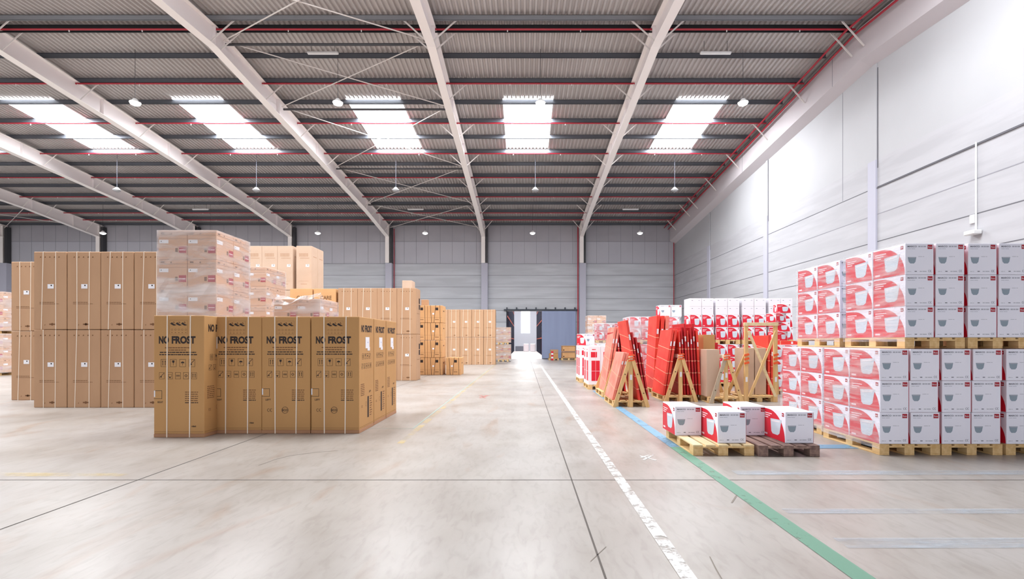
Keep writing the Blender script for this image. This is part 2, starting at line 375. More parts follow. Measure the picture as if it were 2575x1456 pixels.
for b_ in BANDS:
    cur = XL
    for g0, g1 in gaps: sheet(cur, g0, *b_); cur = g1
    sheet(cur, XR, *b_)
struct(mb, 'ceiling')
n_ = 0
for bi, (ya, yb_) in enumerate(BANDS):
    for x in SKY_X:
        n_ += 1; q = MB(); e = .03
        q.poly([(x-SKY_W/2-e,ya-e,zroof(ya)+.05),(x+SKY_W/2+e,ya-e,zroof(ya)+.05),(x+SKY_W/2+e,yb_+e,zroof(yb_)+.05),(x-SKY_W/2-e,yb_+e,zroof(yb_)+.05)], M_pane)
        struct(q, 'window_%d' % n_)

# purlins and sprinkler pipes
PY = [17.97 + 1.637*i for i in range(15)]
M_purl2 = mat('light_galvanised_purlin', (160,164,170), .5, .3)
def purlin(Y, label, big=False, light=False):
    q = MB(); zt = zroof(Y) - .005; x0, x1 = XL+.1, XR-.55; d = .3 if big else .22; mt = M_purl2 if light else M_ridge if big else M_purlin
    q.box(x0, x1, Y-.006, Y+.006, zt-d, zt, mt); q.box(x0, x1, Y-.04, Y+.006, zt-d, zt-d+.01, mt); q.box(x0, x1, Y-.006, Y+.05, zt-.012, zt, mt)
    q.box(x0, x1, Y-.04, Y-.03, zt-d, zt-d+.03, mt)
    tag(q.build('roof_purlin'), label, 'roof beam', 'steel purlins under the roof')
for i, Y in enumerate(PY[1:-1]):
    purlin(Y, 'long grey steel purlin under the far roof slope, %s beyond the ridge' % ORD[i])
purlin(17.5, 'light grey steel purlin at the roof ridge, nearer of the pair', light=True); purlin(18.05, 'deep dark steel purlin at the roof ridge, farther of the pair', True)
purlin(40.75, 'grey steel eaves purlin along the top of the back wall')
k_ = 0
for i in [0,2,4,6,8,10,12,13]:
    Y = PY[i]; z = zroof(Y) - .30; q = MB(); q.tube((XL+.2,Y-.1,z),(XR-.55,Y-.1,z), .035, M_pipe, 8)
    r_ = tag(empty('sprinkler_pipe'), 'red sprinkler pipe across the roof, %s row beyond the ridge' % ORD[k_], 'pipe', 'red sprinkler pipes across the roof'); k_ += 1
    q.build('pipe', r_); x = XR - 2.6
    h = MB()
    while x > XL: h.tube((x,Y-.1,z-.03),(x,Y-.1,z-.09), .02, M_pipew, 6); x -= 2.7
    h.build('sprinkler_heads', r_)['kind'] = 'stuff'
for dx, dz, lb in ((.95, -.42, 'inner'), (.62, -.55, 'outer')):
    q = MB()
    q.tube((XR-dx, YN, zroof(YN)+dz), (XR-dx, RIDGE_Y, zroof(RIDGE_Y)+dz), .04, M_pipe, 8); q.tube((XR-dx, RIDGE_Y, zroof(RIDGE_Y)+dz), (XR-dx, YB-.2, zroof(YB)+dz), .04, M_pipe, 8)
    tag(q.build('sprinkler_pipe'), 'red main pipe following the roof slope beside the right wall, %s of two' % lb, 'pipe')

# portal frames
FX = [4.86, -3.4, -11.45, -19.6, -27.7, -35.7, -43.8]
def zbot(Y):
    z = zroof(Y) - 1.0
    if Y > 34.8: z = 10.98 + (10.2-10.98)*(Y-34.8)/(40.55-34.8)
    return z
def build_frame():
    r_ = empty('steel_portal_frame'); ys = [-5.5, 3, 10, RIDGE_Y, 25, 34.8, 40.9]; hw = .16
    q = MB()
    for a_, b_ in zip(ys[:-1], ys[1:]):
        ta, tb = zroof(a_)-.24, zroof(b_)-.24; ba, bb = zbot(a_), zbot(min(b_, 40.55)) if b_ > 40 else zbot(b_)
        for sx in (-.012, .012): q.poly([(sx,a_,ba),(sx,b_,bb),(sx,b_,tb),(sx,a_,ta)], M_frame)
        for (za, zb) in ((ba, bb), (ta-.02, tb-.02)):
            v = [(-hw,a_,za),(hw,a_,za),(hw,b_,zb),(-hw,b_,zb)]; u = [(x,y,z+.022) for x,y,z in v]
            q.poly(v[::-1], M_flange); q.poly(u, M_flange)
            for i in range(4): j = (i+1) % 4; q.poly([v[i], v[j], u[j], u[i]], M_flange)
    q.build('rafter', r_)
    q = MB(); q.box(-hw, hw, 40.5, 40.52, ZC, 11.2, M_flange); q.box(-.012, .012, 40.52, 40.9, ZC, 11.2, M_frame); q.box(-hw, hw, 40.88, 40.9, ZC, 11.2, M_frame)
    q.build('column', r_)
    q = MB(); q.box(hw+.03, hw+.2, 40.6, 40.98, ZC, 11.1, M_dark); q.build('dark_strip', r_)  # dark upright strip just right of the column
    for Y in (17.75, 22.4, 26.6, 31.0, 35.0, 38.2):
        q = MB()
        for s_ in (-1, 1):
            q.box(min(s_*.014, s_*hw*.9), max(s_*.014, s_*hw*.9), Y-.006, Y+.006, zbot(Y)+.022, zroof(Y)-.27, M_frame)
        q.build('stiffener', r_)
    for i in (0, 1, 2, 4, 6, 8, 10, 11, 13):
        Y = PY[i] if i > 1 else (17.5, 18.05)[i]
        for s_ in (-1, 1):
            q = MB(); q.bar((s_*.1, Y, zbot(Y)+.03), (s_*.98, Y+.02, zroof(Y)-.17), .05, .02, M_rod, (0,1,0)); q.build('brace', r_)
    return r_
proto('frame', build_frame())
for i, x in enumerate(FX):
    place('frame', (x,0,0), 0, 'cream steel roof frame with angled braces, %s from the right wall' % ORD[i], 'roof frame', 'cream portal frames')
    q = MB(); q.box(x-.17, x+.37, YB-.42, YB-.002, 0, ZC, M_colc, ch=.01)
    tag(q.build('concrete_column'), 'pale concrete column against the back wall, %s from the right wall' % ORD[i], 'column', 'concrete columns on the back wall')
# edge beam on right wall with braces
q = MB(); r_ = tag(empty('wall_beam'), 'deep pale beam following the roof slope along the top of the right wall', 'beam')
for (a_, b_) in ((YN+.2, RIDGE_Y), (RIDGE_Y, YB-.02)):
    x0, x1 = XR-.42, XR-.003
    A = [(x0,a_,zroof(a_)-1.5),(x1,a_,zroof(a_)-1.75),(x1,a_,zroof(a_)-.3),(x0,a_,zroof(a_)-.3)]
    B = [(x,b_,z-zroof(a_)+zroof(b_)) for x,y,z in A]
    q.poly(A[::-1], M_beamR); q.poly(B, M_beamR)
    for i in range(4): j = (i+1) % 4; q.poly([A[i], A[j], B[j], B[i]], M_beamR)
q.build('beam', r_)
for Y in (19.4, 25.4+2):
    h = MB(); h.box(XR-.424, XR-.42, Y-.015, Y+.015, zroof(Y)-1.5, zroof(Y)-.32, M_jointl); h.build('joint', r_)
for i in (0, 1, 2, 4, 6, 8, 10, 11, 13):
    Y = PY[i] if i > 1 else (17.55, 18.2)[i]; h = MB(); h.bar((XR-.44, Y, zroof(Y)-1.1), (XR-1.25, Y, zroof(Y)-.2), .06, .02, M_rod, (0,1,0)); h.build('brace', r_)
# wall columns on right wall
for i, y in enumerate((9.7, 17.6, 25.4, 33.3)):
    q = MB(); q.box(XR-.07, XR-.002, y-.1, y+.3, 0, ZC, M_colc); q.box(XR-.04, XR-.002, y-.1, y+.1, ZC, zroof(y)-1.75, M_wallR)
    if i: tag(q.build('wall_column'), 'slim pale column on the right wall, %s from the camera' % ORD[i-1], 'column', 'columns on the right wall')
q = MB(); y = 12.8*F/(2458-1317)
q.tube((XR-.04,y,ZC-.95),(XR-.04,y,4.6), .022, M_pipew, 8); q.build('x')
o = bpy.data.objects['x']; o.name = 'conduit'; r_ = tag(empty('wall_fixture'), 'white wall lamp under a white conduit on the right wall', 'wall lamp'); o.parent = r_
h = MB(); h.box(XR-.26, XR-.01, y-.16, y+.16, 4.5, 4.62, M_lampw, ch=.02); h.build('housing', r_)
h = MB(); h.box(XR-.05, XR-.003, y+.05, y+.2, 4.85, 5.1, M_lampw, ch=.01); h.build('junction_box', r_)
# drain pipes
for i, (x, mt, zt, lb) in enumerate(((PX(1453,40.6), M_pipe, 11.2, 'thin red drain pipe beside the column right of the sliding door'),
        (XR-.12, M_redd, 10.1, 'thin red pipe in the far right corner of the hall'), (-10.95, M_pipe, 11.0, 'thin red pipe on the back wall above the strapped cartons'))):
    q = MB(); q.tube((x,40.5 if i==0 else 40.85,.05),(x,40.5 if i==0 else 40.85,zt), .05 if i == 0 else .035, mt, 8); tag(q.build('drain_pipe'), lb, 'pipe')
# roof cross bracing
for bi, (xa, xb, nm) in enumerate(((-11.3, -3.55, 'third'), (-43.6, -35.85, 'far left'))):
    r_ = tag(empty('roof_bracing'), 'crossed white tie rods under the roof in the %s bay' % ('bay left of the aisle' if bi == 0 else 'farthest left').replace('bay ', ''), 'bracing')
    nodes = [13.5, 18.2, 22.6, 29.0, 35.0, 40.6]
    for a_, b_ in zip(nodes[:-1], nodes[1:]):
        for (p0, p1) in (((xa,a_),(xb,b_)),((xb,a_),(xa,b_))):
            q = MB(); q.tube((p0[0],p0[1],zroof(p0[1])-.5),(p1[0],p1[1],zroof(p1[1])-.5), .022, M_rod, 6); q.build('tie_rod', r_)
    for y in nodes[1:-1]:
        q = MB(); q.tube((xa,y+.15,zroof(y)-.55),(xb,y+.15,zroof(y)-.55), .05, M_dark, 8); q.build('strut', r_)

# lamps
LX = [.67 + 8.13*k for k in (1, 0, -1, -2, -3, -4, -5)]
def lamp_proto(lit):
    r_ = empty('high_bay_lamp'); q = MB(); q.tube((0,0,.16),(0,0,2.2), .008 if lit else .011, M_dark if lit else M_grey, 6); q.build('suspension_rod', r_)
    q = MB(); q.tube((0,0,.16),(0,0,.02), .07, M_lampw, 14, .17); q.tube((0,0,.03),(0,0,.0), .2, M_lampw, 16); q.build('housing', r_)
    q = MB(); q.tube((0,0,0),(0,0,-.06), .19, M_lens if lit else M_lensoff, 16, .16); q.tube((0,0,-.06),(0,0,-.11), .16, M_lens if lit else M_lensoff, 16, .06); q.build('lens', r_)
    return r_
proto('lit', lamp_proto(True)); proto('unlit', lamp_proto(False))
for Y, kd, row in ((19.4,'lit','near the ridge'), (28.2,'unlit','beyond the skylights'), (36.6,'lit','near the back wall')):
    for i, x in enumerate(LX):
        if row == 'near the ridge' and i > 3: continue
        place(kd, (x, Y, zroof(Y)-2.15 if kd != 'unlit' else zroof(Y)-2.2), 0, '%s round hanging lamp %s, %s from the right' % ('glowing' if kd == 'lit' else 'unlit white', row, ORD[i]), 'lamp', 'hanging lamps')
def strip(x, Y, z, lb):
    r_ = tag(empty('strip_light', (x,Y,z)), lb, 'lamp', 'strip lights under the roof')
    q = MB(); q.box(-.6, .6, -.06, .06, .03, .1, M_lampw, ch=.01); q.build('housing', r_)
    q = MB(); [q.tube((a_,0,.1),(a_,0,.53), .008, M_dark, 6) for a_ in (-.45,.45)]; q.build('hanger', r_)
    q = MB(); q.tube((-.58,0,.015),(.58,0,.015), .018, M_pipew, 8); q.build('tube', r_)
for x, Y, lb in ((7.5,18.9,'short white strip light under the near roof at right'), (-7.85,18.9,'short white strip light under the near roof left of the aisle'),
                 (8.0,36.2,'short white strip light by the back wall at right'), (-8.1,36.2,'short white strip light by the back wall left of the aisle'), (-24.2,36.2,'short white strip light by the back wall at far left')):
    strip(x, Y, zroof(Y)-.55, lb)

# sliding door and far hall
r_ = empty('door_1'); r_['kind'] = 'structure'
q = MB(); q.box(DX1-.02, 4.4, YB-.2, YB-.08, .04, 4.05, M_door, ch=.01)
for i in range(1, 6): xx = DX1 + i*.48; q.box(xx-.005, xx+.005, YB-.203, YB-.2, .06, 4.0, M_door)
q.build('door_panel', r_)
q = MB(); q.box(DX0-.25, 4.55, YB-.24, YB-.06, 4.08, 4.2, M_rail)
for i in range(8): xx = DX0 + i*.82; q.box(xx-.05, xx+.05, YB-.2, YB-.02, 4.2, 4.36, M_rail)
q.build('door_rail', r_)
q = MB(); q.box(DX0-.06, DX0, YB-.03, YB+.27, 0, 4.08, M_rail); q.build('door_frame', r_)
FY = 76.0; hx0, hx1 = -5.0, 6.0
q = MB(); q.poly([(hx0,YB,0),(hx1,YB,0),(hx1,FY,0),(hx0,FY,0)], M_farfloor); struct(q, 'floor_far_hall')
q = MB(); q.box(hx0-.2, hx0, YB+.3, FY+.2, 0, 9, M_farwall); struct(q, 'wall_far_left_added')  # unseen side walls and roof, added to shut sky light out
q = MB(); q.box(hx1, hx1+.2, YB+.3, FY+.2, 0, 9, M_farwall); struct(q, 'wall_far_right_added')
q = MB(); q.box(hx0-.2, hx1+.2, YB+.3, FY+.2, 9, 9.2, M_farwall); struct(q, 'ceiling_far_hall_added')
q = MB(); wx0, wx1 = PX(1310,FY), PX(1333,FY); wz = PZ(838,FY)
q.box(hx0, wx0, FY, FY+.2, 0, 9, M_farwall); q.box(wx1, hx1, FY, FY+.2, 0, 9, M_farwall); q.box(wx0, wx1, FY, FY+.2, 0, wz, M_farwall); struct(q, 'wall_far_hall')
q = MB(); q.poly([(wx0,FY+.1,wz),(wx1,FY+.1,wz),(wx1,FY+.1,9),(wx0,FY+.1,9)], M_pane); struct(q, 'window_%d' % (n_+1))
def rack(x0, x1, side):
    r_ = tag(empty('pallet_rack'), 'tall dark pallet rack on the %s of the far hall beyond the door' % side, 'rack')
    ys = [YB+1.0+i*3.0 for i in range(11)]
    for y in ys:
        q = MB()
        for x in (x0+.05, x1-.05): q.box(x-.05, x+.05, y-.05, y+.05, 0, 7, M_navy)
        for k in range(6): q.bar((x0+.05,y,.4+k*1.1),(x1-.05,y,.95+k*1.1), .04, .04, M_navy)
        q.build('upright', r_)
    for z in (1.9, 3.8, 5.6):
        for x in (x0+.05, x1-.05):
            q = MB(); q.box(x-.03, x+.03, ys[0], ys[-1], z-.12, z, M_rorange); q.build('shelf_beam', r_)
    i = 0
    for z in (.15, 1.9, 3.8):
        for a_ in range(10):
            y = ys[a_]+.25; i += 1
            q = MB(); h = 1.3 + .2*((a_*7+int(z*3)) % 3)/2
            if z > 1: mt = M_label if (a_+int(z)) % 3 else M_kraftL
            else: mt = M_woodd if a_ % 2 else M_paneld
            q.box(x0+.1, x1-.1, y, y+2.4, z+.02, z+h, mt, ch=.03)
            if z < .2: q.box(x0+.1, x1-.1, y, y+2.4, .0, .13, M_navy)
            tag(q.build('wrapped_load'), 'wrapped load, %s rack of far hall, %s level, %s from the door' % (side, ORD[(.15,1.9,3.8).index(z)], ORD[a_]), 'pallet load', 'loads on the far hall racks')
rack(-2.55, -1.42, 'left'); rack(1.9, 3.0, 'right')
for xx, lb in ((PX(1323,70),'left'), (PX(1340,70),'right')):
    q = MB(); q.box(xx-.38, xx+.38, 70, 71, .0, 1.15, M_whiteb, ch=.08); tag(q.build('wrapped_load'), 'white wrapped load at the end of the far hall, %s of two' % lb, 'pallet load')
q = MB(); q.box(PX(1296,73), PX(1316,73), 73, 74, 0, .75, M_grey, ch=.03); tag(q.build('crate'), 'low grey crate against the far hall end wall', 'crate')

# ------------------------------------------------------------ pallets
def pallet_parts(mt, mt2=None, simple=False):
    mt2 = mt2 or mt; d = []
    for k in range(5):
        x = -.4 + k*(.8-.13)/4; d.append(('deck_board', (x, x+.13, -.6, .6, .122, .144), mt2))
    for y in (-.6, -.07, .46): d.append(('cross_board', (-.4, .4, y, y+.14, .1, .122), mt))
    for x in (-.4, -.07, .27):
        for y in (-.6, -.07, .46): d.append(('block', (x, x+.13, y, y+.14, .022, .1), mt))
        d.append(('bottom_board', (x, x+.13, -.6, .6, 0, .022), mt))
    if simple:
        q = MB()
        for _, b_, m_ in d: q.box(*b_, m_)
        return q.build('wooden_pallet')
    r_ = empty('wooden_pallet')
    for nm, b_, m_ in d:
        q = MB(); q.box(*b_, m_, ch=.003); q.build(nm, r_)
    return r_
proto('pallet', pallet_parts(M_wood)); proto('palletlight', pallet_parts(M_wood, M_woodp)); proto('palletdark', pallet_parts(M_woodd)); proto('palletfar', pallet_parts(M_wood, simple=True))
def pallet(kind, x, y, z, lb, rz=0): place(kind, (x,y,z), rz, lb, 'pallet', 'wooden pallets')

# ------------------------------------------------------------ cartons
def symbols(q, fr, a0, b0, w_, mt, n, t=.004, kind=0):
    gap = w_/n; s_ = gap*.66
    for i in range(n):
        x = a0+i*gap+gap*.17; q.outl(fr, x, x+s_, b0, b0+s_*1.25, t, mt); cx, cy = x+s_/2, b0+s_*.62; k = (i+kind) % 7
        if k == 0:
            for dx in (-.2, .2): q.r2(fr, cx+dx*s_-t, cx+dx*s_+t, b0+s_*.25, b0+s_*.9, mt); q.p2(fr, [(cx+dx*s_-.1*s_, b0+s_*.85),(cx+dx*s_+.1*s_, b0+s_*.85),(cx+dx*s_, b0+s_*1.08)], mt)
        elif k == 1:
            q.p2(fr, [(cx-.2*s_, b0+s_*1.05),(cx-.17*s_, b0+s_*.75),(cx, b0+s_*.58),(cx+.17*s_, b0+s_*.75),(cx+.2*s_, b0+s_*1.05)], mt); q.r2(fr, cx-t*.6, cx+t*.6, b0+s_*.25, b0+s_*.6, mt)
        elif k == 2:
            q.p2(fr, [(cx-.32*s_, b0+s_*.6),(cx+.32*s_, b0+s_*.6),(cx+.2*s_, b0+s_*.8),(cx, b0+s_*.88),(cx-.2*s_, b0+s_*.8)], mt); q.r2(fr, cx-t*.6, cx+t*.6, b0+s_*.25, b0+s_*.6, mt)
        elif k == 3:
            q.p2(fr, [(x+t, b0+s_*.3),(x+2.5*t, b0+s_*.25),(x+s_-t, b0+s_*1.1),(x+s_-2.5*t, b0+s_*1.15)], mt); q.disc(fr, cx-.12*s_, b0+s_*.4, s_*.12, mt)
        elif k == 4:
            q.outl(fr, x+.2*s_, x+.8*s_, b0+s_*.35, b0+s_*.9, t*.8, mt); q.disc(fr, cx, b0+s_*.32, s_*.14, mt)
        elif k == 5:
            q.r2(fr, x+.15*s_, x+.85*s_, cy-t, cy+t, mt); q.r2(fr, x+.15*s_, x+.85*s_, cy+3*t, cy+4*t, mt); q.r2(fr, x+.15*s_, x+.85*s_, cy-4*t, cy-3*t, mt)
        else:
            q.p2(fr, [(cx, cy-.3*s_),(cx+.3*s_, cy),(cx, cy+.3*s_),(cx-.3*s_, cy)], mt); q.p2(fr, [(cx, cy-.18*s_),(cx+.18*s_, cy),(cx, cy+.18*s_),(cx-.18*s_, cy)], M_kraft, .0004)
def words(q, fr, a0, a1, b, h, mt, seed=0):
    rn = random.Random(seed); x = a0
    while x < a1 - .005:
        w_ = min(rn.uniform(.02, .06), a1-x); q.r2(fr, x, x+w_, b, b+h, mt); x += w_ + .007
def ce(q, fr, a, b, h, mt, t=.006):
    q.ring(fr, a+h/2, b+h/2, h/2, t, mt, 60, 300, n=12); q.ring(fr, a+h*1.35, b+h/2, h/2, t, mt, 60, 300, n=12); q.r2(fr, a+h*.9, a+h*1.2, b+h/2-t/2, b+h/2+t/2, mt)
def fridge_carton(w_, d, h, hand, eco):
    r_ = empty('refrigerator_carton'); q = MB(); q.box(-w_/2, w_/2, -d/2, d/2, .055, h, M_kraft, ch=.006); f = faces(w_, d); fr = f['front']
    q.r2(fr, .01, w_-.01, .085, .089, M_seam); q.r2(f['right'], .01, d-.01, .085, .089, M_seam)
    # landscape print at the top
    ox = w_*.31; ow = w_*.36
    q.outl(fr, ox, ox+ow, h-.29, h-.07, .003, M_inkf)
    rn = random.Random(3)
    for k in range(3):
        x = ox + .01 + k*ow*.3; q.p2(fr, [(x,h-.125),(x+.03,h-.105),(x+.06,h-.13),(x+.1,h-.15),(x+.06,h-.158),(x+.03,h-.145)], M_ink)
        q.p2(fr, [(x+.045,h-.10),(x+.06,h-.092),(x+.075,h-.115),(x+.06,h-.12)], M_inkf)
    for k in range(5): x = ox+.02+k*ow*.19; q.ring(fr, x+.02, h-.22, .016, .004, M_inkf, n=8); q.r2(fr, x+.01, x+.03, h-.27, h-.262, M_inkf)
    q.text(fr, 'NO', w_*.10, w_*.30, h-.44, h-.32, M_ink, .05); q.text(fr, 'FROST', w_*.355, w_*.83, h-.44, h-.32, M_ink, .05)
    for i, (a0, a1) in enumerate(((.22,.74),(.30,.64),(.12,.84),(.11,.86))): words(q, fr, w_*a0, w_*a1, h-.51-i*.036, .016, M_inkf if i < 2 else M_ink, i)
    symbols(q, fr, w_*.11, h-.80, w_*.74, M_ink, 4, .004, 0); symbols(q, fr, w_*.08, h-.99, w_*.80, M_ink, 5, .004, 3)
    # door side diagram
    q.r2(fr, .0, .125, h-1.175, h-1.169, M_ink); q.r2(fr, .0, .125, h-1.30, h-1.294, M_ink); q.r2(fr, .122, .128, h-1.30, h-1.169, M_ink)
    q.text(fr, hand, .06, .145, h-1.365, h-1.335, M_ink, .02)
    for i in range(6): words(q, fr, w_*.62, w_*.88, h-1.20-i*.033, .013, M_ink if i == 5 else M_inkf, 10+i)
    if eco: ce(q, fr, w_*.11, h-1.545, .05, M_ink); q.ring(fr, w_*.48, h-1.52, .055, .006, M_ink); q.text(fr, 'ECO', w_*.48-.045, w_*.48+.045, h-1.54, h-1.50, M_ink, .03)
    else: q.text(fr, 'HB60', w_*.75, w_*.84, .16, .185, M_ink, .03)
    g = f['right']
    q.text(g, 'NO', .1, .245, h-.25, h-.13, M_ink, .05); q.text(g, 'FROST', .28, d-.1, h-.25, h-.13, M_ink, .05)
    symbols(q, g, .12, h-.70, d*.62, M_ink, 4, .004, 0); symbols(q, g, .09, h-.86, d*.72, M_ink, 5, .004, 3)
    for i in range(7): words(q, g, .07, .25, h-1.12-i*.03, .012, M_inkf, 20+i)
    ce(q, g, .1, h-1.50, .04, M_inkf); q.ring(g, .33, h-1.46, .04, .005, M_inkf); q.text(g, hand, .48, .58, h-1.28, h-1.25, M_ink, .02)
    q.r2(g, .40, .47, .2, .56, M_ink)
    for i in range(9): q.r2(g, .52, .60+.02*(i%3), .22+i*.04, .235+i*.04, M_inkf)
    q.build('carton_body', r_)
    q = MB(); q.box(-w_/2-.002, w_/2+.002, -d/2-.002, d/2+.002, 0, .055, M_base, ch=.004); q.build('base_tray', r_)
    for a_ in (.27, .73):
        q = MB(); x = -w_/2 + w_*a_; t = .004; x2 = x + random.uniform(-.02,.02)
        for (p0, p1) in (((x2,-d/2-.004,0),(x,-d/2-.004,h+.004)),((x,d/2+.004,h+.004),(x,d/2+.004,0))): q.bar(p0, p1, .016, t, M_strap, (0,1,0))
        q.bar((x,-d/2,h+.003),(x,d/2,h+.003), .016, .004, M_strap); q.build('strap', r_)
    q = MB(); gg = f['right']; q.r2(gg, .30, .50, h-.52, h-.33, M_label, .001); q.r2(gg, .40, .52, h-.56, h-.50, M_label, .0012); q.disc(gg, .42, h-.42, .012, M_blueink, .0025); q.build('shipping_label', r_)
    q = MB(); q.r2(fr, .004, .022, h-1.27, h-1.17, M_label, .001); q.build('hand_hole_tab', r_)
    return r_
FW, FD, FH = .785, .735, 1.9
proto('fridgeR', fridge_carton(FW, FD, FH, 'RIGHT', False)); proto('fridgeL', fridge_carton(FW, FD, FH, 'LEFT', True))
cols = [(-5.77+.395, 7.54, 'fridgeR', 2), (-4.66, 7.86, 'fridgeR', 2), (-3.864, 7.86, 'fridgeL', 3), (-3.062, 7.86, 'fridgeL', 3)]
posn = ['leftmost', 'second from left', 'third from left', 'rightmost']
for i, (x, y, kd, n) in enumerate(cols):
    for k in range(n):
        yy = y + FD/2 + k*(FD+.03)
        jz = (0, .012, 0, -.01)[i] if k == 0 else 0
        place(kd, (x + (0 if k == 0 else .0), yy, 0), jz, 'upright NO FROST refrigerator carton, %s in the %s row' % (posn[i], ('front','second','rear')[k]), 'carton', 'refrigerator cartons in the foreground')

def tall_carton(w_, d, h, kind):
    """plain upright carton: dots at the top, label, straps"""
    r_ = empty('tall_carton'); q = MB()
    base = {'plain': M_kraft2, 'pale': M_kraftL, 'care': M_kraftO}[kind]; ink = M_inkf if kind != 'pale' else M_inkl
    q.box(-w_/2, w_/2, -d/2, d/2, .0, h, base, ch=.012); f = faces(w_, d); fr = f['front']
    if kind == 'plain':
        for k in range(5): q.disc(fr, w_*(.22+.14*k), h-.12, .014, ink); q.r2(fr, w_*(.22+.14*k)-.02, w_*(.22+.14*k)+.012, h-.135, h-.128, ink)
        words(q, fr, w_*.18, w_*.62, h*.345, .012, ink, 5); words(q, fr, w_*.18, w_*.78, h*.325, .01, ink, 6)
        q.r2(fr, w_*.48, w_*.66, h*.058, h*.075, ink); q.disc(fr, w_*.57, h*.066, .03, ink); q.p2(fr, [(w_*.33,h*.055),(w_*.36,h*.07),(w_*.355,h*.05)], ink)
        g = f['right']; q.r2(g, .42, .62, h*.55, h*.66, M_ink); q.r2(g, .42, .62, h*.68, h*.8, M_ink); words(q, g, .1, .55, h*.45, .015, ink, 9)
    else:
        if kind == 'care': q.text(fr, 'CARE', w_*.30, w_*.80, h-.42, h-.27, ink, .03)
        else:
            for k in range(6): q.outl(fr, w_*(.2+.1*k), w_*(.27+.1*k), h-.42, h-.30, .014, ink)
        words(q, fr, w_*.25, w_*.85, h-.5, .02, ink, 4)
        g = f['right']; words(q, g, .15, d-.1, h-.42, .03, ink, 8)
        q.r2(fr, w_*.15, w_*.8, h*.2, h*.205, ink); words(q, fr, w_*.3, w_*.7, h*.13, .02, ink, 11)
    q.build('carton_body', r_)
    s_ = MB(); lx = w_*.43 if kind == 'plain' else w_*.62
    s_.r2(fr, lx, lx+.14, h*.525, h*.525+.1, M_label, .001); s_.disc(fr, lx+.085, h*.525+.07, .017, M_ink, .002); s_.build('shipping_label', r_)
    if kind == 'plain':
        for a_ in (.30, .68):
            x = -w_/2+w_*a_; x2 = x + random.uniform(-.05,.05); s_ = MB()
            s_.bar((x2,-d/2-.004,.0),(x,-d/2-.004,h+.004), .013, .004, M_strap, (0,1,0)); s_.bar((x,-d/2,h+.003),(x,d/2,h+.003), .013, .004, M_strap)
            s_.bar((x,d/2+.004,h+.004),(x,d/2+.004,0), .013, .004, M_strap, (0,1,0)); s_.build('strap', r_)
    return r_
TW, TD, TH = .745, .70, 1.755
for v in range(3): proto('tall%d' % v, tall_carton(TW, TD, TH, 'plain'))
proto('pale', tall_carton(.615, .57, 1.76, 'pale')); proto('care', tall_carton(.86, .66, 1.75, 'care'))
tv = 0
def tall(x, y, z, lb, grp):
    global tv
    place('tall%d' % (tv % 3), (x,y,z), random.uniform(-.008,.008), lb, 'carton', grp); tv += 1
for i in range(4):
    for k in range(2):
        tall(-11.07+TW/2+i*.757, 10.92+TD/2, k*(TH+.012), 'tall brown strapped carton at left, %s column, %s tier' % (ORD[i], ('lower','upper')[k]), 'tall cartons at left')
for k in range(2):
    tall(-13.04+TW/2, 12.3+TD/2, k*(TH+.012), 'tall brown strapped carton set back at the far left, %s tier' % ('lower','upper')[k], 'tall cartons at left')
for i in range(4):
    for k in range(2):
        tall(PX(850+49.3*i,18.42)+TW/2, 18.42+TD/2, k*(TH+.012), 'tall pinkish carton behind the NO FROST cartons, %s column, %s tier' % (ORD[i], ('lower','upper')[k]), 'tall cartons mid hall')
for i in range(5):
    for k in range(2):
        tall(PX(1096.5+30*i,30.9)+TW/2, 30.9+TD/2, k*(TH+.012), 'tall carton in the far row before the door, %s column, %s tier' % (ORD[i], ('lower','upper')[k]), 'tall cartons in the far row')
for i, xp in enumerate((729, 788.5)):
    for k in range(2):
        place('care', (PX(xp,18.5)+.43, 18.5+.33, k*1.76), 0, 'wide amber carton marked CARE behind the wrapped loads, %s column, %s tier' % (('left','right')[i], ('lower','upper')[k]), 'carton', 'amber cartons')
for i, xp in enumerate((619.5, 658.5, 697.5, 744.5)):
    for j in range(2 if i == 3 else 1):
        for k in range(3):
            place('pale', (PX(xp,19.3)+.31, 19.3+.285+j*.585, k*1.772), 0, 'large pale carton in the highest stack, %s column, %s row, %s tier' % (ORD[i], ('front','rear')[j], ('lowest','middle','top')[k]), 'carton', 'pale cartons stacked highest')

def plain_box(name, w_, d, h, mt, draw=None, ch=.008, top=None):
    q = MB(); q.box(-w_/2, w_/2, -d/2, d/2, 0, h, mt, ch=ch, top=top)
    if draw: draw(q, faces(w_, d))
    return q.build(name)
# strapped square cartons
def sq():
    w_, d, h = .665, .9, .765; r_ = empty('strapped_carton'); q = MB(); q.box(-w_/2, w_/2, -d/2, d/2, 0, h, M_kraftO, ch=.01); f = faces(w_, d); fr = f['front']
    q.r2(fr, .36, .48, .55, .67, M_ink); words(q, fr, .34, .5, .12, .03, M_inkf, 3); words(q, f['right'], .2, .5, .5, .05, M_inkf, 3); q.r2(fr, .01, w_-.01, .22, .225, M_inkf)
    q.build('carton_body', r_)
    for x, x2 in ((-.2,-.15),(.03,-.04),(.22,.24)):
        s_ = MB(); s_.bar((x2,-d/2-.004,0),(x,-d/2-.004,h), .016, .004, M_strapd, (0,1,0)); s_.bar((x,-d/2,h+.003),(x,d/2,h+.003), .016, .004, M_strapd); s_.build('strap', r_)
    s_ = MB(); s_.r2(fr, .22, .3, .36, .43, M_label, .006); s_.build('shipping_label', r_); return r_
proto('sq', sq())
for i in range(2):
    for k in range(4):
        place('sq', (PX(1036.5+38.2*i,21.5)+.335, 21.5+.45, k*.775), 0, 'dark-strapped square carton in a stack of four, %s column, %s tier from floor' % (('left','right')[i], ORD[k]), 'carton', 'strapped square cartons')
place('sq', (PX(1122.5,21.5)+.32, 21.5+.45, 0), 0, 'single dark-strapped square carton standing alone on the floor', 'carton')
